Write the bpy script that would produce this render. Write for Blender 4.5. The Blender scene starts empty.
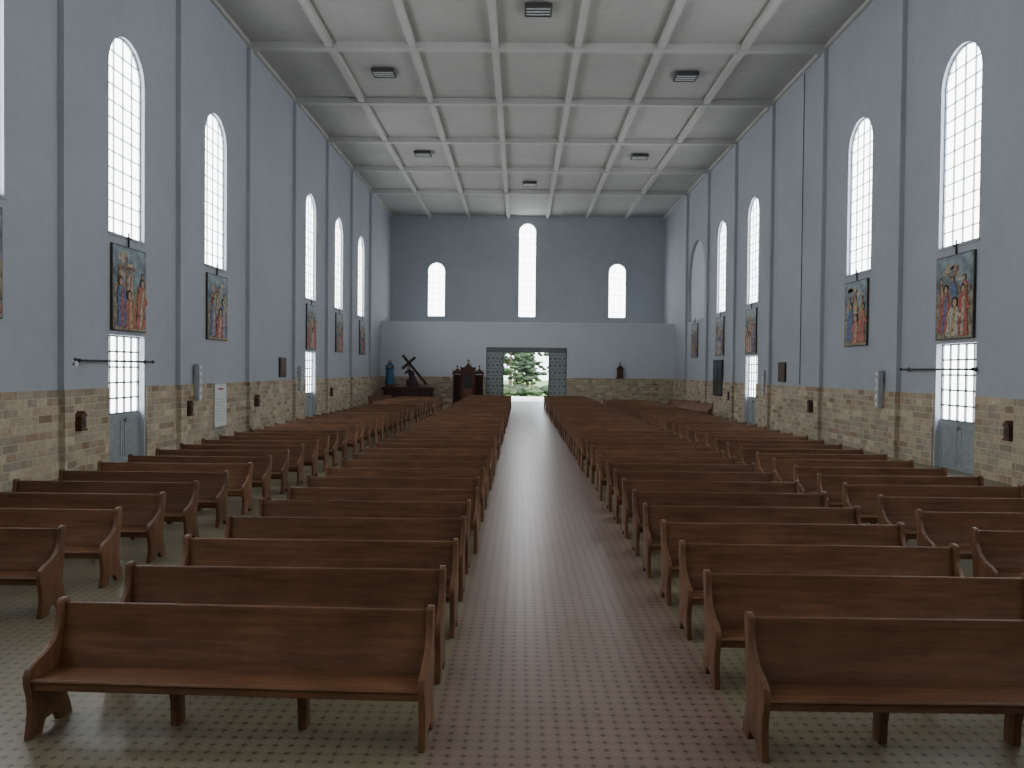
import bpy, bmesh, math, random
from mathutils import Vector, Matrix
random.seed(7)
scene = bpy.context.scene
D = bpy.data

# ------------------------------------------------------------ dimensions
XW = 10.34; CEIL = 14.05; Y0 = -7.0; YF = 59.2; YN = 55.0
STONE = 1.88
BAYS = [-3.2, 2.5, 8.2, 13.95, 19.5, 25.2, 36.6, 42.3, 48.2]
PIL = [-0.4, 5.3, 11.0, 16.7, 22.4, 28.1, 33.8, 39.5, 45.2, 50.9]

# ------------------------------------------------------------ materials
class NT:
    def __init__(s, name):
        s.m = D.materials.new(name); s.m.use_nodes = True
        s.n = s.m.node_tree.nodes; s.l = s.m.node_tree.links
        s.b = s.n['Principled BSDF']
    def add(s, t, **kw):
        nd = s.n.new(t)
        for k, v in kw.items(): setattr(nd, k, v)
        return nd
    def link(s, a, b): s.l.new(a, b)
    def setin(s, sock, v):
        if isinstance(v, bpy.types.NodeSocket): s.l.new(v, sock)
        else: sock.default_value = v
    def math(s, op, a, b=0.0):
        nd = s.n.new('ShaderNodeMath'); nd.operation = op
        s.setin(nd.inputs[0], a); s.setin(nd.inputs[1], b)
        return nd.outputs[0]
    def mix(s, f, a, b, mode='MIX'):
        nd = s.n.new('ShaderNodeMix'); nd.data_type = 'RGBA'; nd.blend_type = mode
        s.setin(nd.inputs[0], f); s.setin(nd.inputs[6], a); s.setin(nd.inputs[7], b)
        return nd.outputs[2]
    def noise(s, vec, scale, detail=3, rough=.5):
        nd = s.n.new('ShaderNodeTexNoise')
        if vec is not None: s.l.new(vec, nd.inputs['Vector'])
        nd.inputs['Scale'].default_value = scale; nd.inputs['Detail'].default_value = detail
        nd.inputs['Roughness'].default_value = rough
        return nd.outputs['Fac']
    def ramp(s, f, stops):
        nd = s.n.new('ShaderNodeValToRGB'); e = nd.color_ramp.elements
        e[0].position = stops[0][0]; e[0].color = stops[0][1]
        e[1].position = stops[-1][0]; e[1].color = stops[-1][1]
        for p, c in stops[1:-1]:
            x = e.new(p); x.color = c
        s.l.new(f, nd.inputs[0]); return nd.outputs[0]
    def bump(s, h, strength=.3, dist=.01):
        nd = s.n.new('ShaderNodeBump'); s.l.new(h, nd.inputs['Height'])
        nd.inputs['Strength'].default_value = strength; nd.inputs['Distance'].default_value = dist
        s.l.new(nd.outputs[0], s.b.inputs['Normal'])
    def pos(s): return s.n.new('ShaderNodeNewGeometry').outputs['Position']
    def obj(s): return s.n.new('ShaderNodeTexCoord').outputs['Object']

def C(r, g, b): return (r, g, b, 1)

def simple(name, col, rough=.5, metal=0, var=.12, scale=6, spec=.5):
    t = NT(name); f = t.noise(t.obj(), scale, 3)
    lo = C(*[c*(1-var) for c in col]); hi = C(*[min(1, c*(1+var)) for c in col])
    t.link(t.ramp(f, [(.3, lo), (.7, hi)]), t.b.inputs['Base Color'])
    t.b.inputs['Roughness'].default_value = rough; t.b.inputs['Metallic'].default_value = metal
    t.b.inputs['Specular IOR Level'].default_value = spec
    return t.m

def plaster(name, col, var=.10):
    t = NT(name); p = t.pos()
    a = t.noise(p, .35, 4, .6); b = t.noise(p, 3.0, 4, .6); c = t.noise(p, 40, 2)
    f = t.math('ADD', t.math('MULTIPLY', a, .6), t.math('MULTIPLY', b, .4))
    lo = C(*[x*(1-var) for x in col]); hi = C(*[x*(1+var) for x in col])
    t.link(t.ramp(f, [(.35, lo), (.65, hi)]), t.b.inputs['Base Color'])
    t.b.inputs['Roughness'].default_value = .75
    t.b.inputs['Specular IOR Level'].default_value = .25
    t.bump(c, .15, .004)
    return t.m

M_wall = plaster('blue_plaster', (.435, .470, .515), .06)
M_gal = plaster('gallery_plaster', (.62, .66, .71), .04)
M_niche = plaster('pale_blue_plaster', (.66, .71, .77), .04)
M_ceil = plaster('ceiling_paint', (.45, .45, .43), .08)
M_beam = plaster('beam_paint', (.54, .54, .52), .06)

def stone_mat():
    t = NT('ashlar_stone'); p = t.pos()
    sep = t.add('ShaderNodeSeparateXYZ'); t.link(p, sep.inputs[0])
    cb = t.add('ShaderNodeCombineXYZ')
    t.link(t.math('ADD', sep.outputs[0], sep.outputs[1]), cb.inputs[0]); t.link(sep.outputs[2], cb.inputs[1])
    br = t.add('ShaderNodeTexBrick')
    t.link(cb.outputs[0], br.inputs['Vector'])
    br.inputs['Scale'].default_value = 1.0
    br.inputs['Brick Width'].default_value = .46; br.inputs['Row Height'].default_value = .172
    br.inputs['Mortar Size'].default_value = .012; br.inputs['Mortar Smooth'].default_value = .3
    br.inputs['Color1'].default_value = C(0, 0, 0); br.inputs['Color2'].default_value = C(1, 1, 1)
    br.inputs['Mortar'].default_value = C(.5, .5, .5)
    br.offset = .43; br.squash = .7; br.squash_frequency = 3
    col = t.ramp(br.outputs['Color'], [(0, C(.30, .19, .10)), (.18, C(.66, .54, .36)), (.34, C(.40, .35, .28)), (.5, C(.59, .49, .34)), (.66, C(.34, .28, .20)), (.82, C(.78, .68, .49)), (1, C(.42, .26, .15))])
    n = t.noise(p, 9, 5, .65)
    n2 = t.noise(p, 2.2, 4, .6)
    col = t.mix(.7, col, t.ramp(n, [(.3, C(.5, .46, .42)), (.7, C(1, 1, 1))]), 'MULTIPLY')
    col = t.mix(t.math('MULTIPLY', n2, .25), col, C(.45, .43, .40))
    col = t.mix(t.math('MULTIPLY', br.outputs['Fac'], .8), col, C(.56, .50, .40))
    t.link(col, t.b.inputs['Base Color']); t.b.inputs['Roughness'].default_value = .8
    h = t.math('ADD', t.math('MULTIPLY', br.outputs['Fac'], -1.0), t.math('MULTIPLY', n, .5))
    t.bump(h, .6, .02)
    return t.m
M_stone = stone_mat()

def tile_mat(name, base1, base2, dot, line, s=.1, rough=.32):
    t = NT(name); p = t.pos()
    sep = t.add('ShaderNodeSeparateXYZ'); t.link(p, sep.inputs[0])
    x, y = sep.outputs[0], sep.outputs[1]
    def cen(v, k):
        f = t.math('FRACT', t.math('DIVIDE', t.math('ADD', v, 100.0), k))
        return t.math('ABSOLUTE', t.math('SUBTRACT', f, .5))
    fx, fy = cen(x, s), cen(y, s)
    l1 = t.math('ADD', fx, fy)
    dots = t.math('GREATER_THAN', l1, .76)
    gx, gy = cen(x, s*2), cen(y, s*2)
    mx = t.math('MAXIMUM', gx, gy)
    grout = t.math('GREATER_THAN', mx, .485)
    inner = t.math('LESS_THAN', l1, .22)
    n = t.noise(p, .8, 4, .6)
    col = t.mix(n, base1, base2)
    col = t.mix(t.math('MULTIPLY', inner, .30), col, line)
    col = t.mix(t.math('MULTIPLY', dots, .72), col, dot)
    col = t.mix(t.math('MULTIPLY', grout, .5), col, C(.10, .085, .07))
    t.link(col, t.b.inputs['Base Color'])
    t.b.inputs['Roughness'].default_value = rough
    t.b.inputs['Specular IOR Level'].default_value = .42
    return t.m
M_aisle = tile_mat('aisle_tiles', C(.20, .130, .100), C(.255, .18, .142), C(.055, .038, .03), C(.31, .225, .17))
M_side = tile_mat('nave_tiles', C(.195, .168, .105), C(.25, .222, .148), C(.055, .046, .035), C(.31, .275, .18), rough=.34)

def wood_mat(name, dark, light, rough=.42, axis=0):
    t = NT(name); o = t.obj()
    oi = t.add('ShaderNodeObjectInfo')
    r = t.math('MULTIPLY', oi.outputs['Random'], 37.0)
    cb = t.add('ShaderNodeCombineXYZ'); t.link(r, cb.inputs[0]); t.link(r, cb.inputs[1])
    base = t.add('ShaderNodeVectorMath', operation='ADD'); t.link(o, base.inputs[0]); t.link(cb.outputs[0], base.inputs[1])
    mp = t.add('ShaderNodeMapping'); t.link(base.outputs[0], mp.inputs[0])
    sc = [14, 14, 14]; sc[axis] = 1.2
    mp.inputs['Scale'].default_value = sc
    n = t.noise(mp.outputs[0], 1.6, 6, .6)
    worn = t.noise(base.outputs[0], 1.7, 5, .65)
    f = t.math('ADD', t.math('MULTIPLY', n, .6), t.math('MULTIPLY', worn, .4))
    col = t.ramp(f, [(.34, dark), (.5, C(*[(a+b)/2 for a, b in zip(dark[:3], light[:3])])), (.66, light)])
    v = t.math('ADD', t.math('MULTIPLY', oi.outputs['Random'], .4), .8)
    hs = t.add('ShaderNodeHueSaturation'); t.link(v, hs.inputs['Value']); t.link(col, hs.inputs['Color'])
    t.link(hs.outputs[0], t.b.inputs['Base Color'])
    t.link(t.math('ADD', t.math('MULTIPLY', worn, .3), rough-.14), t.b.inputs['Roughness'])
    t.b.inputs['Specular IOR Level'].default_value = .42
    t.bump(n, .08, .003)
    return t.m
M_wood = wood_mat('pew_wood', C(.088, .038, .018), C(.235, .110, .052))
M_wood2 = wood_mat('pew_end_wood', C(.085, .037, .018), C(.21, .100, .048), axis=2)
M_dwood = wood_mat('carved_dark_wood', C(.055, .018, .011), C(.12, .042, .024), axis=2)

def glow(name, col, st):
    t = NT(name); p = t.pos(); n = t.noise(p, 2.5, 2)
    c = t.ramp(n, [(.3, C(*[x*.92 for x in col])), (.7, C(*col))])
    t.link(c, t.b.inputs['Emission Color']); t.b.inputs['Emission Strength'].default_value = st
    t.b.inputs['Base Color'].default_value = C(.8, .8, .8); t.b.inputs['Roughness'].default_value = .3
    return t.m
M_pane = glow('daylit_frosted_glass', (.96, .98, 1.0), 10.8)
M_mull = simple('window_steel', (.26, .30, .33), .5, .2)
M_dmull = simple('door_steel', (.13, .15, .16), .5, .3)
M_screen = simple('screen_steel', (.17, .19, .20), .5, .2)
M_door = simple('door_paint', (.30, .34, .35), .45)
M_black = simple('black_iron', (.02, .02, .022), .5)
M_frame = simple('picture_frame', (.05, .035, .025), .45)
M_white = simple('white_paint', (.72, .73, .74), .5)
M_grey = simple('speaker_grey', (.45, .48, .50), .6)
M_paper = simple('poster_paper', (.75, .76, .76), .6, var=.04)
M_red = simple('poster_red', (.40, .10, .08), .6)
M_fix = simple('fixture_dark', (.06, .06, .065), .5)
M_tube = simple('lamp_tube', (.75, .76, .76), .3)
M_brass = simple('aged_bronze', (.10, .04, .025), .5)
M_skin = simple('statue_skin', (.55, .34, .24), .5)
M_blue = simple('mantle_blue', (.025, .10, .20), .5)
M_gown = simple('gown_blue', (.06, .14, .22), .5)
M_robe = simple('robe_purple', (.04, .015, .03), .6)
M_hair = simple('statue_hair', (.03, .015, .01), .6)
M_cloth = simple('platform_cloth', (.05, .02, .02), .8)
M_lattice = simple('lattice_glass', (.42, .47, .46), .35)
M_conc = simple('concrete_paving', (.62, .61, .58), .9, scale=1.5)
M_trunk = simple('tree_bark', (.10, .07, .05), .9)
M_leaf = simple('foliage', (.015, .032, .012), .8, var=.5, scale=3)
M_leaf2 = simple('foliage_light', (.04, .07, .025), .8, var=.5, scale=3)
M_grass = simple('grass', (.10, .17, .05), .9, var=.3, scale=1)
M_glassd = simple('dark_glass', (.02, .045, .06), .12)

# ------------------------------------------------------------ mesh builder
class B:
    def __init__(s): s.v = []; s.f = []; s.m = []; s.T = Matrix.Identity(4)
    def _add(s, vs, fs, mi):
        o = len(s.v); s.v += [tuple(s.T @ Vector(x)) for x in vs]
        s.f += [tuple(o+i for i in f) for f in fs]; s.m += [mi]*len(fs)
    def box(s, lo, hi, mi=0):
        x0, y0, z0 = lo; x1, y1, z1 = hi
        vs = [(x0,y0,z0),(x1,y0,z0),(x1,y1,z0),(x0,y1,z0),(x0,y0,z1),(x1,y0,z1),(x1,y1,z1),(x0,y1,z1)]
        s._add(vs, [(0,3,2,1),(4,5,6,7),(0,1,5,4),(1,2,6,5),(2,3,7,6),(3,0,4,7)], mi)
    def prism(s, poly, lo, hi, axis='x', mi=0):
        n = len(poly)
        def P(a, q):
            return {'x': (q, a[0], a[1]), 'y': (a[0], q, a[1]), 'z': (a[0], a[1], q)}[axis]
        vs = [P(a, lo) for a in poly]+[P(a, hi) for a in poly]
        fs = [tuple(range(n)), tuple(range(2*n-1, n-1, -1))]
        fs += [(i, n+i, n+(i+1) % n, (i+1) % n) for i in range(n)]
        s._add(vs, fs, mi)
    def cyl(s, p0, p1, r0, r1=None, n=10, mi=0):
        r1 = r0 if r1 is None else r1
        p0 = Vector(p0); p1 = Vector(p1); d = (p1-p0).normalized()
        a = d.orthogonal().normalized(); b = d.cross(a)
        vs = []
        for p, r in ((p0, r0), (p1, r1)):
            for i in range(n):
                t = 2*math.pi*i/n; vs.append(tuple(p+a*math.cos(t)*r+b*math.sin(t)*r))
        fs = [tuple(range(n-1, -1, -1)), tuple(range(n, 2*n))]+[(i, (i+1) % n, n+(i+1) % n, n+i) for i in range(n)]
        s._add(vs, fs, mi)
    def loft(s, rings, mi=0, n=20):
        vs = []; fs = []
        for k, (cx, cy, z, rx, ry) in enumerate(rings):
            for i in range(n):
                t = 2*math.pi*i/n; vs.append((cx+rx*math.cos(t), cy+ry*math.sin(t), z))
        for k in range(len(rings)-1):
            for i in range(n):
                j = (i+1) % n; fs.append((k*n+i, k*n+j, (k+1)*n+j, (k+1)*n+i))
        fs.append(tuple(range(n-1, -1, -1))); L = (len(rings)-1)*n; fs.append(tuple(range(L, L+n)))
        s._add(vs, fs, mi)
    def ball(s, c, r, mi=0, n=12, jit=0):
        if not hasattr(r, '__len__'): r = (r, r, r)
        vs = []; fs = []; m = n//2+1
        for k in range(1, m):
            ph = math.pi*k/m
            for i in range(n):
                t = 2*math.pi*i/n; q = 1+random.uniform(-jit, jit)
                vs.append((c[0]+r[0]*q*math.sin(ph)*math.cos(t), c[1]+r[1]*q*math.sin(ph)*math.sin(t), c[2]-r[2]*q*math.cos(ph)))
        for k in range(m-2):
            for i in range(n):
                j = (i+1) % n; fs.append((k*n+i, k*n+j, (k+1)*n+j, (k+1)*n+i))
        b = len(vs); vs += [(c[0], c[1], c[2]-r[2]), (c[0], c[1], c[2]+r[2])]
        for i in range(n):
            j = (i+1) % n; fs.append((b, j, i)); fs.append((b+1, (m-2)*n+i, (m-2)*n+j))
        s._add(vs, fs, mi)
    def build(s, name, mats, smooth=False, loc=(0,0,0), rz=0, bevel=0, parent=None):
        me = D.meshes.new(name); me.from_pydata(s.v, [], s.f); me.update()
        for m in mats: me.materials.append(m)
        me.polygons.foreach_set('material_index', s.m)
        bm = bmesh.new(); bm.from_mesh(me)
        bmesh.ops.recalc_face_normals(bm, faces=bm.faces)
        if bevel:
            bm.edges.ensure_lookup_table()
            es = [e for e in bm.edges if len(e.link_faces) == 2 and e.calc_face_angle(0) > .6]
            bmesh.ops.bevel(bm, geom=es, offset=bevel, segments=2, affect='EDGES', profile=.6)
        bm.to_mesh(me); bm.free()
        if smooth:
            me.polygons.foreach_set('use_smooth', [True]*len(me.polygons))
            try: me.set_sharp_from_angle(angle=math.radians(38))
            except Exception: pass
        ob = D.objects.new(name, me); scene.collection.objects.link(ob)
        ob.location = loc; ob.rotation_euler = (0, 0, rz)
        if parent: ob.parent = parent
        return ob

def inst(ob, name, loc, rz=0):
    o = D.objects.new(name, ob.data); scene.collection.objects.link(o)
    o.location = loc; o.rotation_euler = (0, 0, rz); return o

def arch_poly(w, z0, z1, n=20, cx=0):
    r = w/2; zs = z1-r
    return [(cx-r, z0), (cx+r, z0)]+[(cx+r*math.cos(math.pi*i/n), zs+r*math.sin(math.pi*i/n)) for i in range(n+1)]

def wall_with_holes(name, box, cuts, mat):
    b = B(); b.box(*box); w = b.build(name, [mat])
    c = B()
    for poly, lo, hi, ax in cuts: c.prism(poly, lo, hi, ax)
    co = c.build('tmp_cut', [mat])
    md = w.modifiers.new('b', 'BOOLEAN'); md.object = co; md.operation = 'DIFFERENCE'; md.solver = 'EXACT'
    bpy.context.view_layer.objects.active = w
    bpy.ops.object.modifier_apply(modifier='b')
    D.objects.remove(co, do_unlink=True)
    return w

# ------------------------------------------------------------ shell
WZ0, WZ1, WW = 5.62, 10.54, 1.76
DZ = 3.17
def side_cuts(x0, x1, bays, sx, niche):
    cuts = []
    for y in bays:
        cuts.append((arch_poly(WW, WZ0, WZ1, cx=y), x0-1, x1+1, 'x'))
    for y in (19.5, 36.6):
        cuts.append(([(y-.89, -.5), (y+.89, -.5), (y+.89, DZ), (y-.89, DZ)], x0-1, x1+1, 'x'))
    if niche:
        cuts.append((arch_poly(4.4, 5.6, 10.5, cx=48.3), XW-.2, XW+.22, 'x'))
    return cuts
wall_with_holes('wall_left', ((-XW-.5, Y0, 0), (-XW, YF+.5, CEIL)), side_cuts(-XW-.5, -XW, BAYS, -1, False), M_wall)
wall_with_holes('wall_right', ((XW, Y0, 0), (XW+.5, YF+.5, CEIL)), side_cuts(XW, XW+.5, BAYS[:-1], 1, True), M_wall)
wall_with_holes('wall_entrance', ((-XW, YF, 0), (XW, YF+.5, CEIL)), [
    (arch_poly(1.3, 6.4, 13.5), YF-1, YF+2, 'y'),
    (arch_poly(1.3, 6.4, 10.5, cx=-6.88), YF-1, YF+2, 'y'),
    (arch_poly(1.3, 6.4, 10.5, cx=6.82), YF-1, YF+2, 'y'),
    ([(-1.9, -.5), (1.9, -.5), (1.9, 4.0), (-1.9, 4.0)], YF-1, YF+2, 'y')], M_wall)
wall_with_holes('wall_gallery', ((-XW, YN, 0), (XW, YN+.3, 5.65)), [
    ([(-2.87, -.5), (2.82, -.5), (2.82, 4.0), (-2.87, 4.0)], YN-1, YN+2, 'y')], M_gal)
b = B(); b.box((-XW, Y0-.5, 0), (XW, Y0, CEIL)); b.build('wall_altar', [M_wall])
b = B(); b.box((-XW, YN-.05, 5.65), (XW, YN+.36, 5.76)); b.build('trim_1', [M_niche])
b = B(); b.box((-XW, YN+.3, 4.7), (XW, YF, 4.9)); b.build('gallery_floor', [M_ceil])
nb = B(); nb.prism(arch_poly(4.38, 5.61, 10.49, cx=48.3), XW+.17, XW+.21, 'x'); nb.build('window_blind_niche', [M_niche])

b = B(); b.box((-XW-.5, Y0-.5, CEIL), (XW+.5, YF+.5, CEIL+.3)); b.build('ceiling', [M_ceil])
b = B()
for y in PIL: b.box((-XW, y-.13, CEIL-.25), (XW, y+.13, CEIL))
for k in range(6):
    x = -7.38+2.952*k
    b.box((x-.12, Y0, CEIL-.20), (x+.12, YF, CEIL-.001))
b.box((-XW, Y0, CEIL-.14), (-XW+.12, YF, CEIL)); b.box((XW-.12, Y0, CEIL-.14), (XW, YF, CEIL))
b.build('trim_2', [M_beam])
b = B()
for y in PIL:
    for s in (-1, 1):
        x0, x1 = sorted((s*XW, s*(XW-.14)))
        b.box((x0, y-.15, STONE), (x1, y+.15, CEIL-.25))
b.build('trim_3', [M_wall])

# floor
b = B()
b.box((-XW-.5, Y0-.5, -.2), (-1.03, YF+.5, 0), 1); b.box((1.05, Y0-.5, -.2), (XW+.5, YF+.5, 0), 1)
b.box((-1.03, Y0-.5, -.2), (1.05, YF+.5, 0), 0)
b.build('floor', [M_aisle, M_side])
b = B(); b.box((-XW+.06, Y0+.06, 0), (XW-.06, 1.6, .75))
for i in range(4): b.box((-XW+.06, 1.6+.3*i, 0), (XW-.06, 1.9+.3*i, .6-.15*i))
b.build('altar_step', [M_side])

# stone wainscot
b = B()
def stone_seg(s, a, c, t=.05):
    x0, x1 = sorted((s*XW, s*(XW-t))); b.box((x0, a, 0), (x1, c, STONE))
for s in (-1, 1):
    cur = Y0
    for y in (19.5, 36.6):
        stone_seg(s, cur, y-.95); cur = y+.95
    stone_seg(s, cur, YN)
    for y in PIL: stone_seg(s, y-.19, y+.19, .18)
b.box((-XW, YN-.05, 0), (-2.87, YN, STONE)); b.box((2.82, YN-.05, 0), (XW, YN, STONE))
b.build('baseboard_stone', [M_stone])

# ------------------------------------------------------------ windows
def arched_window(w, z0, z1, cols, rows, t=.024):
    b = B(); r = w/2; zs = z1-r
    b.prism(arch_poly(w-.01, z0+.005, z1-.005), .14, .16, 'y', 0)
    def top(x): return zs+math.sqrt(max(0, r*r-x*x))
    for i in range(1, cols):
        x = -r+w*i/cols; b.box((x-t/2, .10, z0), (x+t/2, .14, top(x)), 1)
    H = (zs-z0)/rows
    for j in range(1, rows+1):
        z = z0+H*j; b.box((-r, .105, z-t/2), (r, .14, z+t/2), 1)
    zz = zs+H
    if zz < z1-.2:
        h = math.sqrt(r*r-(zz-zs)**2); b.box((-h, .105, zz-t/2), (h, .14, zz+t/2), 1)
    N = 20; o = [(-r, z0)]+[(-r*math.cos(math.pi*i/N), zs+r*math.sin(math.pi*i/N)) for i in range(N+1)]+[(r, z0)]
    q = r-.035; ii = [(-q, z0)]+[(-q*math.cos(math.pi*i/N), zs+q*math.sin(math.pi*i/N)) for i in range(N+1)]+[(q, z0)]
    for k in range(len(o)-1):
        b.prism([o[k], o[k+1], ii[k+1], ii[k]], .10, .14, 'y', 1)
    b.box((-r, .09, z0), (r, .14, z0+.05), 1)
    return b
wn = 1
src = arched_window(WW, WZ0, WZ1, 4, 10).build('window_1', [M_pane, M_mull], loc=(-XW, BAYS[0], 0), rz=math.pi/2)
for s in (-1, 1):
    for y in BAYS:
        if (s == -1 and y == BAYS[0]) or (s == 1 and y == BAYS[-1]): continue
        wn += 1; inst(src, 'window_%d' % wn, (s*XW, y, 0), -s*math.pi/2)
for cx, z1, rows in ((0, 13.5, 14), (-6.88, 10.5, 8), (6.82, 10.5, 8)):
    wn += 1; arched_window(1.3, 6.4, z1, 3, rows, .016).build('window_%d' % wn, [M_pane, M_mull], loc=(cx, YF, 0))

b = B()
for s in (-1, 1):
    for y in BAYS:
        if s == 1 and y == BAYS[-1]: continue
        x0, x1 = sorted((s*(XW-.03), s*(XW+.09))); b.box((x0, y-.93, WZ0-.06), (x1, y+.93, WZ0))
b.build('trim_4', [M_wall])

# side doors
def side_door():
    b = B(); w = .885
    b.box((-w, .20, 1.25), (w, .22, DZ-.005), 0)
    for i in range(6):
        x = -w+2*w*i/5; b.box((max(-w, x-.02), .15, 1.2), (min(w, x+.02), .20, DZ-.005), 1)
    for j in range(6):
        z = 1.22+(DZ-1.24)*j/5; b.box((-w, .15, z-.02), (w, .20, min(DZ-.005, z+.02)), 1)
    b.box((-w, .12, 0), (-.01, .20, 1.2), 2); b.box((.01, .12, 0), (w, .20, 1.2), 2)
    for cx in (-.45, .45):
        b.box((cx-.36, .105, .12), (cx+.36, .12, .16), 2); b.box((cx-.36, .105, 1.04), (cx+.36, .12, 1.08), 2)
        b.box((cx-.36, .105, .16), (cx-.32, .12, 1.04), 2); b.box((cx+.32, .105, .16), (cx+.36, .12, 1.04), 2)
    b.cyl((.06, .06, 1.05), (.06, .12, 1.05), .02, mi=1); b.box((.05, .05, .98), (.07, .07, 1.12), 1)
    return b
ds = side_door().build('door_1', [M_pane, M_dmull, M_door], loc=(-XW, 19.5, 0), rz=math.pi/2)
inst(ds, 'door_2', (-XW, 36.6, 0), math.pi/2); inst(ds, 'door_3', (XW, 19.5, 0), -math.pi/2); inst(ds, 'door_4', (XW, 36.6, 0), -math.pi/2)

# entrance screen
b = B()
for x0, x1 in ((-2.86, -1.62), (1.52, 2.81)):
    b.box((x0, YN+.12, 0), (x1, YN+.15, 3.9), 1)
    b.box((x0, YN+.06, 0), (x0+.07, YN+.2, 3.99), 0); b.box((x1-.07, YN+.06, 0), (x1, YN+.2, 3.99), 0)
    for j in range(9):
        z = .05+3.9*j/8; b.box((x0, YN+.07, z-.02), (x1, YN+.13, z+.02), 0)
    for i in range(1, 4):
        x = x0+(x1-x0)*i/4; b.box((x-.012, YN+.09, 0), (x+.012, YN+.13, 3.95), 0)
    for j in range(8):
        z = .05+3.9*(j+.5)/8
        for i in range(4):
            x = x0+(x1-x0)*(i+.5)/4
            b.prism([(x-.09, z), (x, z-.14), (x+.09, z), (x, z+.14)], YN+.10, YN+.125, 'y', 0)
b.box((-2.86, YN+.06, 3.64), (2.81, YN+.2, 3.99), 0)
b.build('entrance_screen', [M_screen, M_lattice])
b = B()
for s in (-1, 1):
    x0, x1 = sorted((s*1.95, s*2.05))
    b.box((x0, YF-1.85, 0.02), (x1, YF-.02, 3.9), 0)
    for k in range(3):
        z = .25+1.2*k
        xa, xb = sorted((s*1.93, s*1.95)); b.box((xa, YF-1.65, z), (xb, YF-.25, z+1.0), 0)
b.build('door_5', [M_dwood])

# ------------------------------------------------------------ pew
def make_pew(L=2.58):
    b = B(); h = L/2; t = .045
    prof = [(.055, .80), (.035, .812), (-.01, .815), (-.035, .80), (-.045, .765), (-.045, .71), (-.065, .63), (-.11, .56),
            (-.19, .515), (-.30, .485), (-.36, .455), (-.385, .41), (-.38, .35), (-.355, .27),
            (-.345, .17), (-.36, .07), (-.375, 0), (-.25, 0), (-.215, .075),
            (-.10, .075), (-.06, 0), (.075, 0), (.05, .08), (.01, .17), (-.01, .27),
            (-.01, .36), (0, .46), (.02, .56), (.04, .66), (.055, .74)]
    for x0, x1 in ((-h, -h+t), (h-t, h)):
        b.prism(prof, x0, x1, 'x', 1)
    n = 6; fr = []; bk = []
    for i in range(n+1):
        u = i/n; z = .375+.405*u; y = -.075+.080*u+.016*math.sin(math.pi*u)
        fr.append((y-.013, z)); bk.append((y+.013, z))
    cap = [(.010, .787), (-.002, .787)]
    b.prism(fr+cap[::-1]+bk[::-1], -h+t, h-t, 'x', 0)
    b.prism([(-.065, .355), (-.2, .358), (-.32, .362), (-.365, .364), (-.38, .378), (-.37, .396), (-.32, .392), (-.2, .384), (-.065, .38)], -h+t, h-t, 'x', 0)
    b.box((-h+t, -.355, .315), (h-t, -.335, .362), 0)
    b.box((-h+t, -.04, .24), (h-t, -.015, .34), 0)
    for x in (-.43, .43):
        b.prism([(-.10, .36), (-.32, .36), (-.30, .30), (-.14, .24), (-.12, .16), (-.11, 0), (-.01, 0), (-.02, .2), (-.04, .36)], x-.028, x+.028, 'x', 1)
    return b
pew = make_pew().build('pew', [M_wood, M_wood2], smooth=True, bevel=.006, loc=(-2.32, 5.24, 0), rz=-.035)
def jit(): return random.uniform(-.03, .03), random.uniform(-.035, .035), random.uniform(-.008, .008)
S = 1.06
y = 5.2; k = 0
while y < 50.2:
    for cx in (-2.32, 2.34):
        if k == 0 and cx < 0: continue
        jx, jy, jr = jit(); inst(pew, 'pew', (cx+jx, y+jy-(.04 if cx > 0 else 0), 0), jr)
    y += S; k += 1
y = 6.6
while y < 46:
    jx, jy, jr = jit(); inst(pew, 'pew', (-6.25+jx, y+jy, 0), jr); y += S
y = 7.05
while y < 45:
    jx, jy, jr = jit(); inst(pew, 'pew', (5.52+jx, y+jy, 0), jr); y += S
for loc, r in (((8.6, 41, 0), -.9), ((8.9, 44.5, 0), -1.1), ((-8.9, 47, 0), 1.2)):
    inst(pew, 'pew', loc, r)

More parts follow.
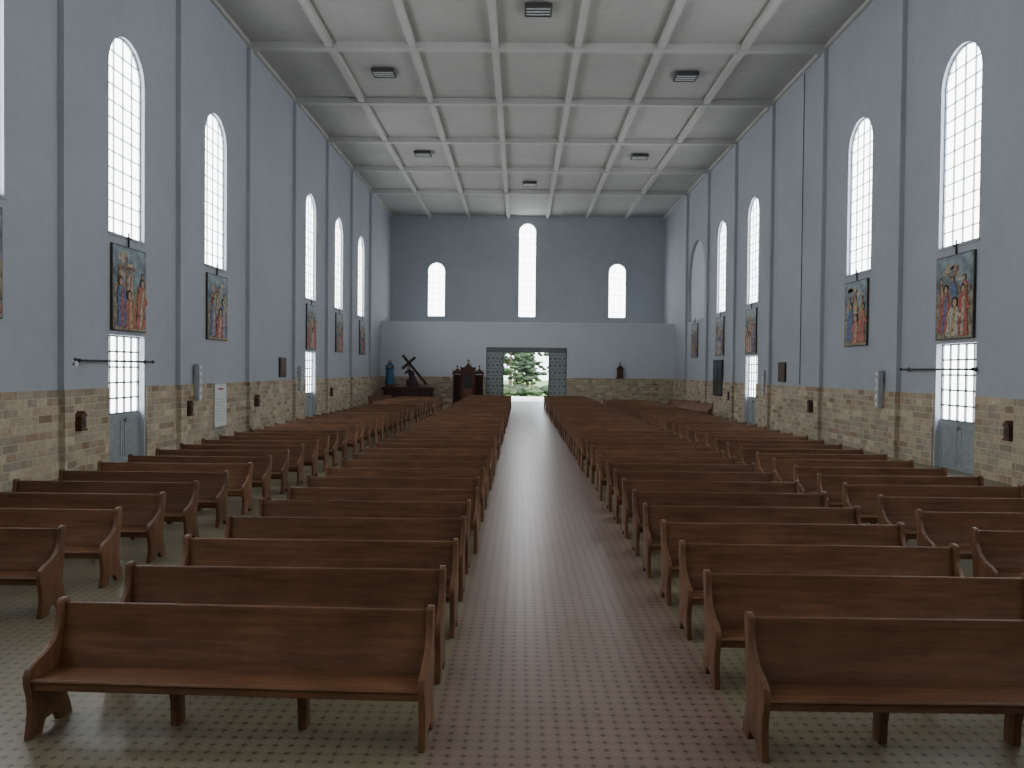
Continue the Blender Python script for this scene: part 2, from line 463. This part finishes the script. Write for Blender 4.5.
# ------------------------------------------------------------ paintings
pal = [(.38, .09, .06), (.09, .13, .27), (.42, .31, .13), (.42, .35, .25), (.40, .13, .08), (.22, .12, .07), (.46, .42, .34), (.15, .08, .13)]
M_pal = [simple('paint_%d' % i, c, .55, var=.6, scale=11) for i, c in enumerate(pal)]
M_sky = simple('paint_sky', (.19, .25, .27), .55, var=.6, scale=3.5)
M_gnd = simple('paint_ground', (.25, .22, .15), .55, var=.7, scale=6)
M_face = simple('paint_face', (.44, .28, .19), .55)
def painting(name, s, y, seed):
    rnd = random.Random(seed); b = B(); w, h = 1.68, 2.1
    z0 = 3.27
    b.box((-w/2, -.05, z0), (w/2, 0, z0+h), 0)
    m = .03
    b.box((-w/2+m, -.056, z0+m), (w/2-m, -.05, z0+h-m), 1)
    hz = z0+h*rnd.uniform(.5, .65)
    pts = [(-w/2+m, z0+m), (w/2-m, z0+m)]
    for i in range(9):
        x = (w/2-m)-(w-2*m)*i/8; pts.append((x, hz+rnd.uniform(-.2, .22)))
    b.prism(pts, -.059, -.056, 'y', 2)
    for i in range(4):
        cx = rnd.uniform(-.55, .55); cz = rnd.uniform(hz+.25, z0+h-.2)
        b.prism([(cx+.22*math.cos(a)*rnd.uniform(.7, 1), cz+.08*math.sin(a)) for a in [k*.628 for k in range(10)]], -.0585, -.056, 'y', 6)
    ang = rnd.choice([.5, -.6, .9, -.8]) if y != 19.5 or s > 0 else 0; cx = rnd.uniform(-.2, .2); cz = z0+h*.62
    R = lambda px, pz: (cx+px*math.cos(ang)-pz*math.sin(ang), cz+px*math.sin(ang)+pz*math.cos(ang))
    b.prism([R(-.05, -.7), R(.05, -.7), R(.05, .55), R(-.05, .55)], -.062, -.059, 'y', 8)
    b.prism([R(-.42, .22), R(.42, .22), R(.42, .32), R(-.42, .32)], -.0625, -.059, 'y', 8)
    lay = .0625
    figs = [(-.5, .75, .75, .8), (0.0, .85, .7, .8), (.5, .72, .78, .8), (-.45, .15, 1.15, 1.25), (.46, .1, 1.2, 1.25), (.02, .08, .85, 1.5)]
    cols = [rnd.choice([5, 6, 8]), rnd.choice([4, 5, 6]), rnd.choice([3, 5, 8]), rnd.choice([4, 3]), rnd.choice([3, 7, 4]), rnd.choice([7, 3, 9])]
    for (fx, base, hh, sc), mi in zip(figs, cols):
        fx += rnd.uniform(-.06, .06); base = z0+base+rnd.uniform(-.03, .06); ww = .2*sc; ln = rnd.uniform(-.1, .1)
        fx = max(-.78+ww, min(.78-ww, fx))
        P = [(fx-ww, base), (fx-ww*.2, base-.03), (fx+ww, base), (fx+ww*.75+ln*.3, base+hh*.35), (fx+ww*.85+ln*.6, base+hh*.6), (fx+ww*.6+ln, base+hh*.8), (fx+ln, base+hh*.87), (fx-ww*.6+ln, base+hh*.8), (fx-ww*.9+ln*.6, base+hh*.58), (fx-ww*.7+ln*.3, base+hh*.35)]
        b.prism(P, -lay-.002, -.059, 'y', mi)
        b.prism([(fx-.06*sc, base), (fx+.03*sc, base), (fx+ln+.09*sc, base+hh*.76), (fx+ln-.0*sc, base+hh*.8)], -lay-.003, -.059, 'y', rnd.choice([5, 6, 4, 3]))
        ax = rnd.choice([-1, 1])
        b.prism([(fx+ln+ax*ww*.4, base+hh*.76), (fx+ln+ax*ww*1.15, base+hh*.58), (fx+ln+ax*ww*1.0, base+hh*.5), (fx+ln+ax*ww*.3, base+hh*.62)], -lay-.0033, -.059, 'y', mi)
        b.prism([(fx+ln+ax*ww*1.1+.03*math.cos(a), base+hh*.55+.035*math.sin(a)) for a in [k*1.05 for k in range(6)]], -lay-.0036, -.059, 'y', 11)
        b.prism([(fx+ln*1.2+.085*sc*math.cos(a), base+hh*.95+.10*sc*math.sin(a)) for a in [k*.628 for k in range(10)]], -lay-.0025, -.059, 'y', 10)
        b.prism([(fx+ln*1.2+ax*.015+.055*sc*math.cos(a), base+hh*.93+.072*sc*math.sin(a)) for a in [k*.628 for k in range(10)]], -lay-.0038, -.059, 'y', 11)
        lay += .004
    b.box((-.02, -.04, z0+h), (.02, -.01, z0+h+.36), 12); b.box((-.11, -.04, z0+h+.2), (.11, -.01, z0+h+.24), 12)
    mats = [M_frame, M_sky, M_gnd]+M_pal[:6]+[M_pal[6], M_hair, M_face, M_black]
    return b.build(name, mats, loc=(s*(XW-.012), y, 0), rz=-s*math.pi/2)
sd = 3
for s in (-1, 1):
    for y in (13.85, 19.5, 25.2, 36.6, 42.3, 48.4):
        painting('station_of_the_cross_painting', s, y, sd); sd += 5

# ------------------------------------------------------------ wall items
def rail_obj():
    b = B(); b.cyl((-1.7, -.16, 2.52), (1.7, -.16, 2.52), .025)
    for x in (-1.6, 1.6):
        b.cyl((x, 0, 2.52), (x, -.16, 2.52), .02); b.cyl((x, 0, 2.52), (x, -.02, 2.52), .06, n=12)
    b.ball((-1.72, -.16, 2.52), .045); b.ball((1.72, -.16, 2.52), .045)
    return b
r = rail_obj().build('wall_rail', [M_black], smooth=True, loc=(-XW, 18.8, 0), rz=math.pi/2)
inst(r, 'wall_rail', (XW, 20.2, 0), -math.pi/2)
b = B(); b.box((-.11, -.20, 1.38), (.11, -.06, 2.48), 0); b.box((-.09, -.215, 1.42), (.09, -.20, 2.44), 1)
for z in (1.6, 1.85, 2.1, 2.3): b.cyl((0, -.222, z), (0, -.214, z), .06, n=14, mi=0)
b.box((-.03, -.06, 1.6), (.03, 0, 1.7), 2); b.box((-.03, -.06, 2.15), (.03, 0, 2.25), 2)
sp = b.build('column_loudspeaker', [M_grey, M_white, M_black], loc=(-XW, 23.5, 0), rz=math.pi/2, bevel=.008)
for s, yy in ((1, 23.3), (1, 34.2), (-1, 34.4)): inst(sp, 'column_loudspeaker', (s*(XW), yy, 0), -s*math.pi/2)
b = B(); b.box((-.5, -.09, .48), (.5, -.075, 1.85), 0); b.box((-.20, -.093, 1.66), (.20, -.09, 1.72), 1)
for k in range(8): b.box((-.38, -.093, .65+.1*k), (.38-.1*(k % 3), -.09, .67+.1*k), 2)
b.cyl((-.54, -.08, 1.86), (.54, -.08, 1.86), .018, mi=2)
b.cyl((-.54, -.08, .47), (.54, -.08, .47), .018, mi=2)
b.build('banner_poster', [M_paper, M_red, M_grey], loc=(-XW, 25.4, 0), rz=math.pi/2)
b = B(); b.box((-.09, -.2, 1.0), (.09, -.05, 1.28), 0); b.prism([(-.13, 1.28), (.13, 1.28), (0, 1.4)], -.22, -.05, 'y', 0)
b.box((-.12, -.22, .96), (.12, -.05, 1.0), 0); b.box((-.05, -.206, 1.06), (.05, -.2, 1.22), 1)
lb = b.build('alms_box', [M_brass, M_black], loc=(-XW, 17.2, 0), rz=math.pi/2)
for s, yy in ((-1, 22.9), (1, 17.1), (1, 28.8), (-1, 28.8), (1, 39.9), (-1, 40.2)): inst(lb, 'alms_box', (s*XW, yy, 0), -s*math.pi/2)
b = B(); b.box((-.42, -.06, 2.02), (.42, 0, 2.82), 0); b.box((-.36, -.07, 2.08), (.36, -.06, 2.76), 1)
for k in range(5): b.box((-.28, -.074, 2.18+.11*k), (.28, -.07, 2.21+.11*k), 0)
pl = b.build('memorial_plaque', [M_black, M_brass], loc=(-XW+.01, 32.2, 0), rz=math.pi/2)
inst(pl, 'memorial_plaque', (XW-.01, 32.2, 0), -math.pi/2)
b = B(); b.box((-.95, -.10, 1.1), (.95, -.05, 3.05), 0); b.box((-.85, -.11, 1.2), (.85, -.10, 2.95), 1); b.box((-.02, -.12, 1.2), (.02, -.10, 2.95), 0)
b.build('notice_cabinet', [M_black, M_glassd], loc=(XW, 42.5, 0), rz=-math.pi/2)
b = B(); b.box((-.06, -.08, 2.36), (.06, 0, 2.52)); b.cyl((0, -.08, 2.44), (0, -.16, 2.44), .03, .07, 12)
b.build('wall_sounder', [M_white], loc=(-XW, 16.98, 0), rz=math.pi/2)
b = B(); b.cyl((XW-.025, 30.2, 1.95), (XW-.025, 30.2, CEIL-.2), .014, n=6)
b.build('electrical_conduit', [M_fix])
b = B(); b.box((-.28, -.22, 1.9), (.28, -.05, 1.98)); b.box((-.2, -.18, 1.98), (.2, -.05, 2.5)); b.prism([(-.27, 2.5), (.27, 2.5), (0, 2.85)], -.2, -.05, 'y')
b.box((-.02, -.12, 2.85), (.02, -.08, 3.02)); b.box((-.07, -.12, 2.93), (.07, -.08, 2.96)); b.box((-.2, -.05, 1.9), (.2, 0, 2.6))
b.box((-.13, -.19, 2.04), (.13, -.18, 2.42), 1)
b.build('wall_shrine', [M_dwood, M_brass], loc=(6.55, YN-.01, 0))

b = B(); b.box((-.42, -.35, -.16), (.42, .35, -.06), 0)
for k in range(3):
    yy = -.2+.2*k; b.cyl((-.38, yy, -.17), (.38, yy, -.17), .022, mi=1, n=8)
b.box((-.44, -.37, -.18), (-.40, .37, -.05), 0); b.box((.40, -.37, -.18), (.44, .37, -.05), 0)
b.box((-.44, -.37, -.18), (.44, -.34, -.05), 0); b.box((-.44, .34, -.18), (.44, .37, -.05), 0)
b.box((-.15, -.15, -.06), (.15, .15, 0), 0)
lamp = b.build('ceiling_lamp', [M_fix, M_tube], loc=(0, 25.2, CEIL))
for p in ((-5.9, 30.6), (5.9, 30.8), (-5.8, 42.0), (5.85, 42.3), (0, 48.6), (-5.9, 19.5), (5.9, 19.5)): inst(lamp, 'ceiling_lamp', (p[0], p[1], CEIL))

# ------------------------------------------------------------ confessional
b = B()
b.box((-1.05, -.5, 0), (1.05, .5, .15), 0)
b.box((-.42, -.48, .15), (.42, .45, 2.35), 0)
for s in (-1, 1):
    x0, x1 = sorted((s*.42, s*1.0)); b.box((x0, .1, .15), (x1, .45, 2.05), 0)
    x0, x1 = sorted((s*.94, s*1.02)); b.box((x0, -.42, .15), (x1, .45, 2.1), 0)
    x0, x1 = sorted((s*.42, s*.94)); b.box((x0, -.4, .25), (x1, -.1, .36), 0)
    b.prism([(s*.40, 2.1), (s*1.08, 2.1), (s*1.0, 2.25), (s*.74, 2.46), (s*.48, 2.25)], -.42, .42, 'y', 0)
    b.cyl((s*.74, -.2, 2.42), (s*.74, -.2, 2.6), .05, .02); b.ball((s*.74, -.2, 2.62), .06)
    b.cyl((s*1.0, -.4, 2.1), (s*1.0, -.4, 2.4), .05, .015)
    b.cyl((s*.45, -.48, .15), (s*.45, -.48, 2.4), .05, .05); b.ball((s*.45, -.48, 2.5), .075)
b.prism([(-.52, 2.35), (.52, 2.35), (.45, 2.48), (.22, 2.58), (0, 2.84), (-.22, 2.58), (-.45, 2.48)], -.52, .45, 'y', 0)
b.box((-.025, -.1, 2.78), (.025, -.05, 3.12), 0); b.box((-.11, -.1, 2.96), (.11, -.05, 3.01), 0)
b.prism([(-.30, .3), (.30, .3), (.30, 1.1), (-.30, 1.1)], -.51, -.48, 'y', 1)
b.prism(arch_poly(.56, 1.2, 2.15, 10), -.51, -.48, 'y', 2)
b.build('confessional', [M_dwood, M_wood2, M_black], loc=(-3.95, 52.6, 0), bevel=.01)

# ------------------------------------------------------------ statues
def hand(b, c, d, mi, sc=1.0, side=1):
    c = Vector(c); d = Vector(d).normalized(); a = d.orthogonal().normalized()
    b.ball(tuple(c+d*.04*sc), (.035*sc, .03*sc, .045*sc), mi, 8)
    for i, l in enumerate((.07, .085, .08, .065)):
        o = c+d*.07*sc+a*(i-1.5)*.02*sc
        b.cyl(tuple(o), tuple(o+d*l*.55*sc), .010*sc, .009*sc, 6, mi); o2 = o+d*l*.55*sc
        b.cyl(tuple(o2), tuple(o2+(d+Vector((0, 0, -.4))).normalized()*l*.45*sc), .009*sc, .006*sc, 6, mi)
    o = c+d*.02*sc+a*.03*sc*side; b.cyl(tuple(o), tuple(o+(d+a*side).normalized()*.055*sc), .011*sc, .008*sc, 6, mi)
def head(b, c, mi_s, mi_h):
    x, y, z = c
    b.ball((x, y, z), (.078, .095, .115), mi_s, 14)
    b.ball((x, y-.098, z-.012), (.013, .022, .026), mi_s, 8)
    for s in (-1, 1):
        b.ball((x+s*.03, y-.082, z+.015), (.013, .01, .008), mi_h, 8)
        b.ball((x+s*.078, y+.005, z), (.012, .02, .03), mi_s, 8)
    b.ball((x, y-.088, z-.055), (.024, .01, .007), mi_h, 8)
b = B()
b.loft([(0, 0, 0, .27, .24), (0, 0, .05, .28, .25), (0, 0, .4, .23, .2), (0, 0, .8, .19, .16), (0, 0, 1.0, .17, .13), (0, 0, 1.2, .2, .13), (0, 0, 1.33, .19, .11), (0, 0, 1.39, .08, .07), (0, 0, 1.45, .055, .055)], 0, 28)
b.loft([(0, .06, .02, .35, .28), (0, .05, .5, .30, .24), (0, .04, 1.0, .25, .17), (0, .05, 1.28, .25, .14), (0, .04, 1.38, .15, .12), (0, .04, 1.48, .115, .12), (0, .035, 1.6, .105, .12), (0, .03, 1.68, .06, .07)], 1, 28)
head(b, (0, -.03, 1.56), 2, 3)
for s in (-1, 1):
    b.cyl((s*.2, 0, 1.28), (s*.22, -.08, 1.03), .075, .065, 12, 1); b.cyl((s*.22, -.08, 1.03), (s*.05, -.24, 1.12), .065, .055, 12, 0)
    hand(b, (s*.045, -.25, 1.13), (-s*.12, -.35, 1), 2, 1, s)
b.cyl((0, 0, -.12), (0, 0, 0), .33, .3, 20, 4)
b.build('virgin_mary_statue', [M_gown, M_blue, M_skin, M_hair, M_dwood], smooth=True, loc=(-9.25, 52.5, 1.352))
b = B()
b.loft([(.10, 0, 0, .42, .28), (.10, 0, .06, .43, .28), (.08, 0, .3, .33, .25), (.04, 0, .55, .23, .2), (-.02, 0, .75, .19, .16), (-.09, 0, .95, .22, .16), (-.15, 0, 1.08, .19, .13), (-.19, 0, 1.15, .08, .07), (-.22, 0, 1.21, .055, .055)], 0, 28)
b.ball((-.22, -.12, .33), (.16, .15, .2), 0, 14); b.cyl((-.24, -.14, .35), (-.28, -.12, .02), .12, .1, 12, 0)
b.ball((-.33, -.16, .035), (.12, .05, .034), 1, 8)
head(b, (-.27, -.04, 1.31), 1, 2)
b.ball((-.25, .03, 1.33), (.10, .11, .13), 2, 14); b.ball((-.22, .05, 1.2), (.10, .09, .12), 2, 12); b.ball((-.28, -.07, 1.21), (.05, .05, .05), 2, 8)
for i in range(10):
    t = i*.628; b.cyl((-.26+.1*math.cos(t), -.01+.12*math.sin(t), 1.38), (-.26+.1*math.cos(t+.7), -.01+.12*math.sin(t+.7), 1.4), .012, .008, 5, 3)
b.cyl((-.30, -.08, 1.05), (-.42, -.24, .88), .08, .065, 12, 0); b.cyl((-.42, -.24, .88), (-.24, -.25, 1.10), .06, .04, 12, 0); hand(b, (-.23, -.25, 1.12), (.3, .1, 1), 1)
b.cyl((.04, -.08, 1.02), (.16, -.22, .82), .08, .065, 12, 0); b.cyl((.16, -.22, .82), (.12, -.2, 1.0), .06, .04, 12, 0); hand(b, (.11, -.2, 1.02), (-.3, .1, .9), 1)
def beam(b, p, q, w, mi):
    p = Vector(p); q = Vector(q); d = (q-p).normalized(); n = Vector((0, 1, 0)); a = d.cross(n)
    vs = [p+a*w+n*w, p+a*w-n*w, p-a*w-n*w, p-a*w+n*w]; vs += [v+(q-p) for v in vs]
    b._add([tuple(v) for v in vs], [(0, 1, 2, 3), (7, 6, 5, 4), (0, 4, 5, 1), (1, 5, 6, 2), (2, 6, 7, 3), (3, 7, 4, 0)], mi)
beam(b, (-.62, -.06, 2.10), (.98, -.06, .16), .085, 2)
beam(b, (-.66, -.06, 1.20), (.22, -.06, 1.98), .085, 2)
b.build('christ_carrying_cross_statue', [M_robe, M_skin, M_hair, M_trunk, M_dwood], smooth=True, loc=(-7.75, 52.5, 1.215))
b = B()
b.box((-1.7, -.55, 1.08), (1.7, .55, 1.2), 1)
N = 60; pts = []
for i in range(N):
    t = i/N; per = t*8.6
    if per < 3.2: p = (-1.6+per, -.5); nn = (0, -1)
    elif per < 4.3: p = (1.6, -.5+(per-3.2)*.91); nn = (1, 0)
    elif per < 7.5: p = (1.6-(per-4.3), .5); nn = (0, 1)
    else: p = (-1.6, .5-(per-7.5)*.91); nn = (-1, 0)
    o = .03*(i % 2); pts.append((p[0]+nn[0]*o, p[1]+nn[1]*o))
b.prism(pts, .1, 1.08, 'z', 0)
for sx in (-1.45, 1.45):
    for sy in (-.42, .42): b.box((sx-.05, sy-.05, 0), (sx+.05, sy+.05, .12), 1)
b.box((-1.85, -.42, 1.0), (1.85, -.35, 1.07), 1); b.box((-1.85, .35, 1.0), (1.85, .42, 1.07), 1)
b.box((-1.25-.33, -.33, 1.2), (-1.25+.33, .33, 1.23), 1)
b.build('processional_platform', [M_cloth, M_dwood], loc=(-8.0, 52.5, 0))

# ------------------------------------------------------------ outside
b = B(); b.box((-60, YF+.5, -.35), (60, 75, -.15)); b.box((-3, YF+.5, -.15), (3, YF+1.6, -.02)); b.build('ground_forecourt', [M_conc])
b = B(); b.box((-120, 75, -.4), (120, 200, -.25)); b.build('ground_lawn', [M_grass])
def tree(name, x, y, h, conif, seed):
    rnd = random.Random(seed); b = B()
    b.cyl((x, y, -.24), (x+.1, y, h*.9), .22, .06, 10, 0)
    for i in range(110):
        t = rnd.random()**.8; z = h*.15+h*.85*t; R = (1-t)*h*.28+.25
        a = rnd.uniform(0, 6.28); q = R*math.sqrt(rnd.random())
        r = rnd.uniform(.22, .5)
        b.ball((x+q*math.cos(a), y+q*math.sin(a), z), (r, r, r*.55), 1 if rnd.random() < .7 else 2, 8, .25)
        if i % 6 == 0: b.cyl((x, y, z-.2), (x+q*math.cos(a), y+q*math.sin(a), z), .04, .02, 5, 0)
    return b.build(name, [M_trunk, M_leaf, M_leaf2])
for i, (x, y, h) in enumerate([(-3.3, 82, 9), (-1.6, 90, 8), (-.2, 97, 9), (.3, 84, 4.6), (-9, 86, 10), (6, 92, 9), (12, 88, 9), (-15, 92, 11), (18, 95, 10), (-22, 90, 9), (25, 94, 11), (-1.2, 104, 12), (1.2, 111, 11)]):
    tree('conifer_tree', x, y, h, 1, 100+i)
b = B(); rnd = random.Random(5)
for i in range(260): b.ball((rnd.uniform(-30, 30), 78+rnd.uniform(-.4, .4), rnd.uniform(.15, .7)), (.6, .4, .39), rnd.randrange(2), 8, .25)
b.build('hedge', [M_leaf, M_leaf2])

# ------------------------------------------------------------ world / sun
w = D.worlds.new('World'); scene.world = w; w.use_nodes = True
bg = w.node_tree.nodes['Background']; bg.inputs[0].default_value = (.87, .93, 1, 1); bg.inputs[1].default_value = 6.0
sun = D.lights.new('sun', 'SUN'); sun.energy = 8; sun.angle = .02; sun.color = (1, .96, .9)
so = D.objects.new('sun', sun); scene.collection.objects.link(so); so.rotation_euler = (math.radians(35), math.radians(12), 0)

# ------------------------------------------------------------ camera
cam = D.cameras.new('camera'); co = D.objects.new('camera', cam); scene.collection.objects.link(co)
cam.sensor_width = 36; cam.lens = 780/1024*36; cam.clip_end = 500
yaw = math.radians(.587); pit = math.radians(-1.03); roll = math.radians(.55)
co.matrix_world = Matrix.Translation((-.47, 0, 2.4)) @ Matrix.Rotation(yaw, 4, 'Z') @ Matrix.Rotation(math.pi/2+pit, 4, 'X') @ Matrix.Rotation(roll, 4, 'Z')
scene.camera = co
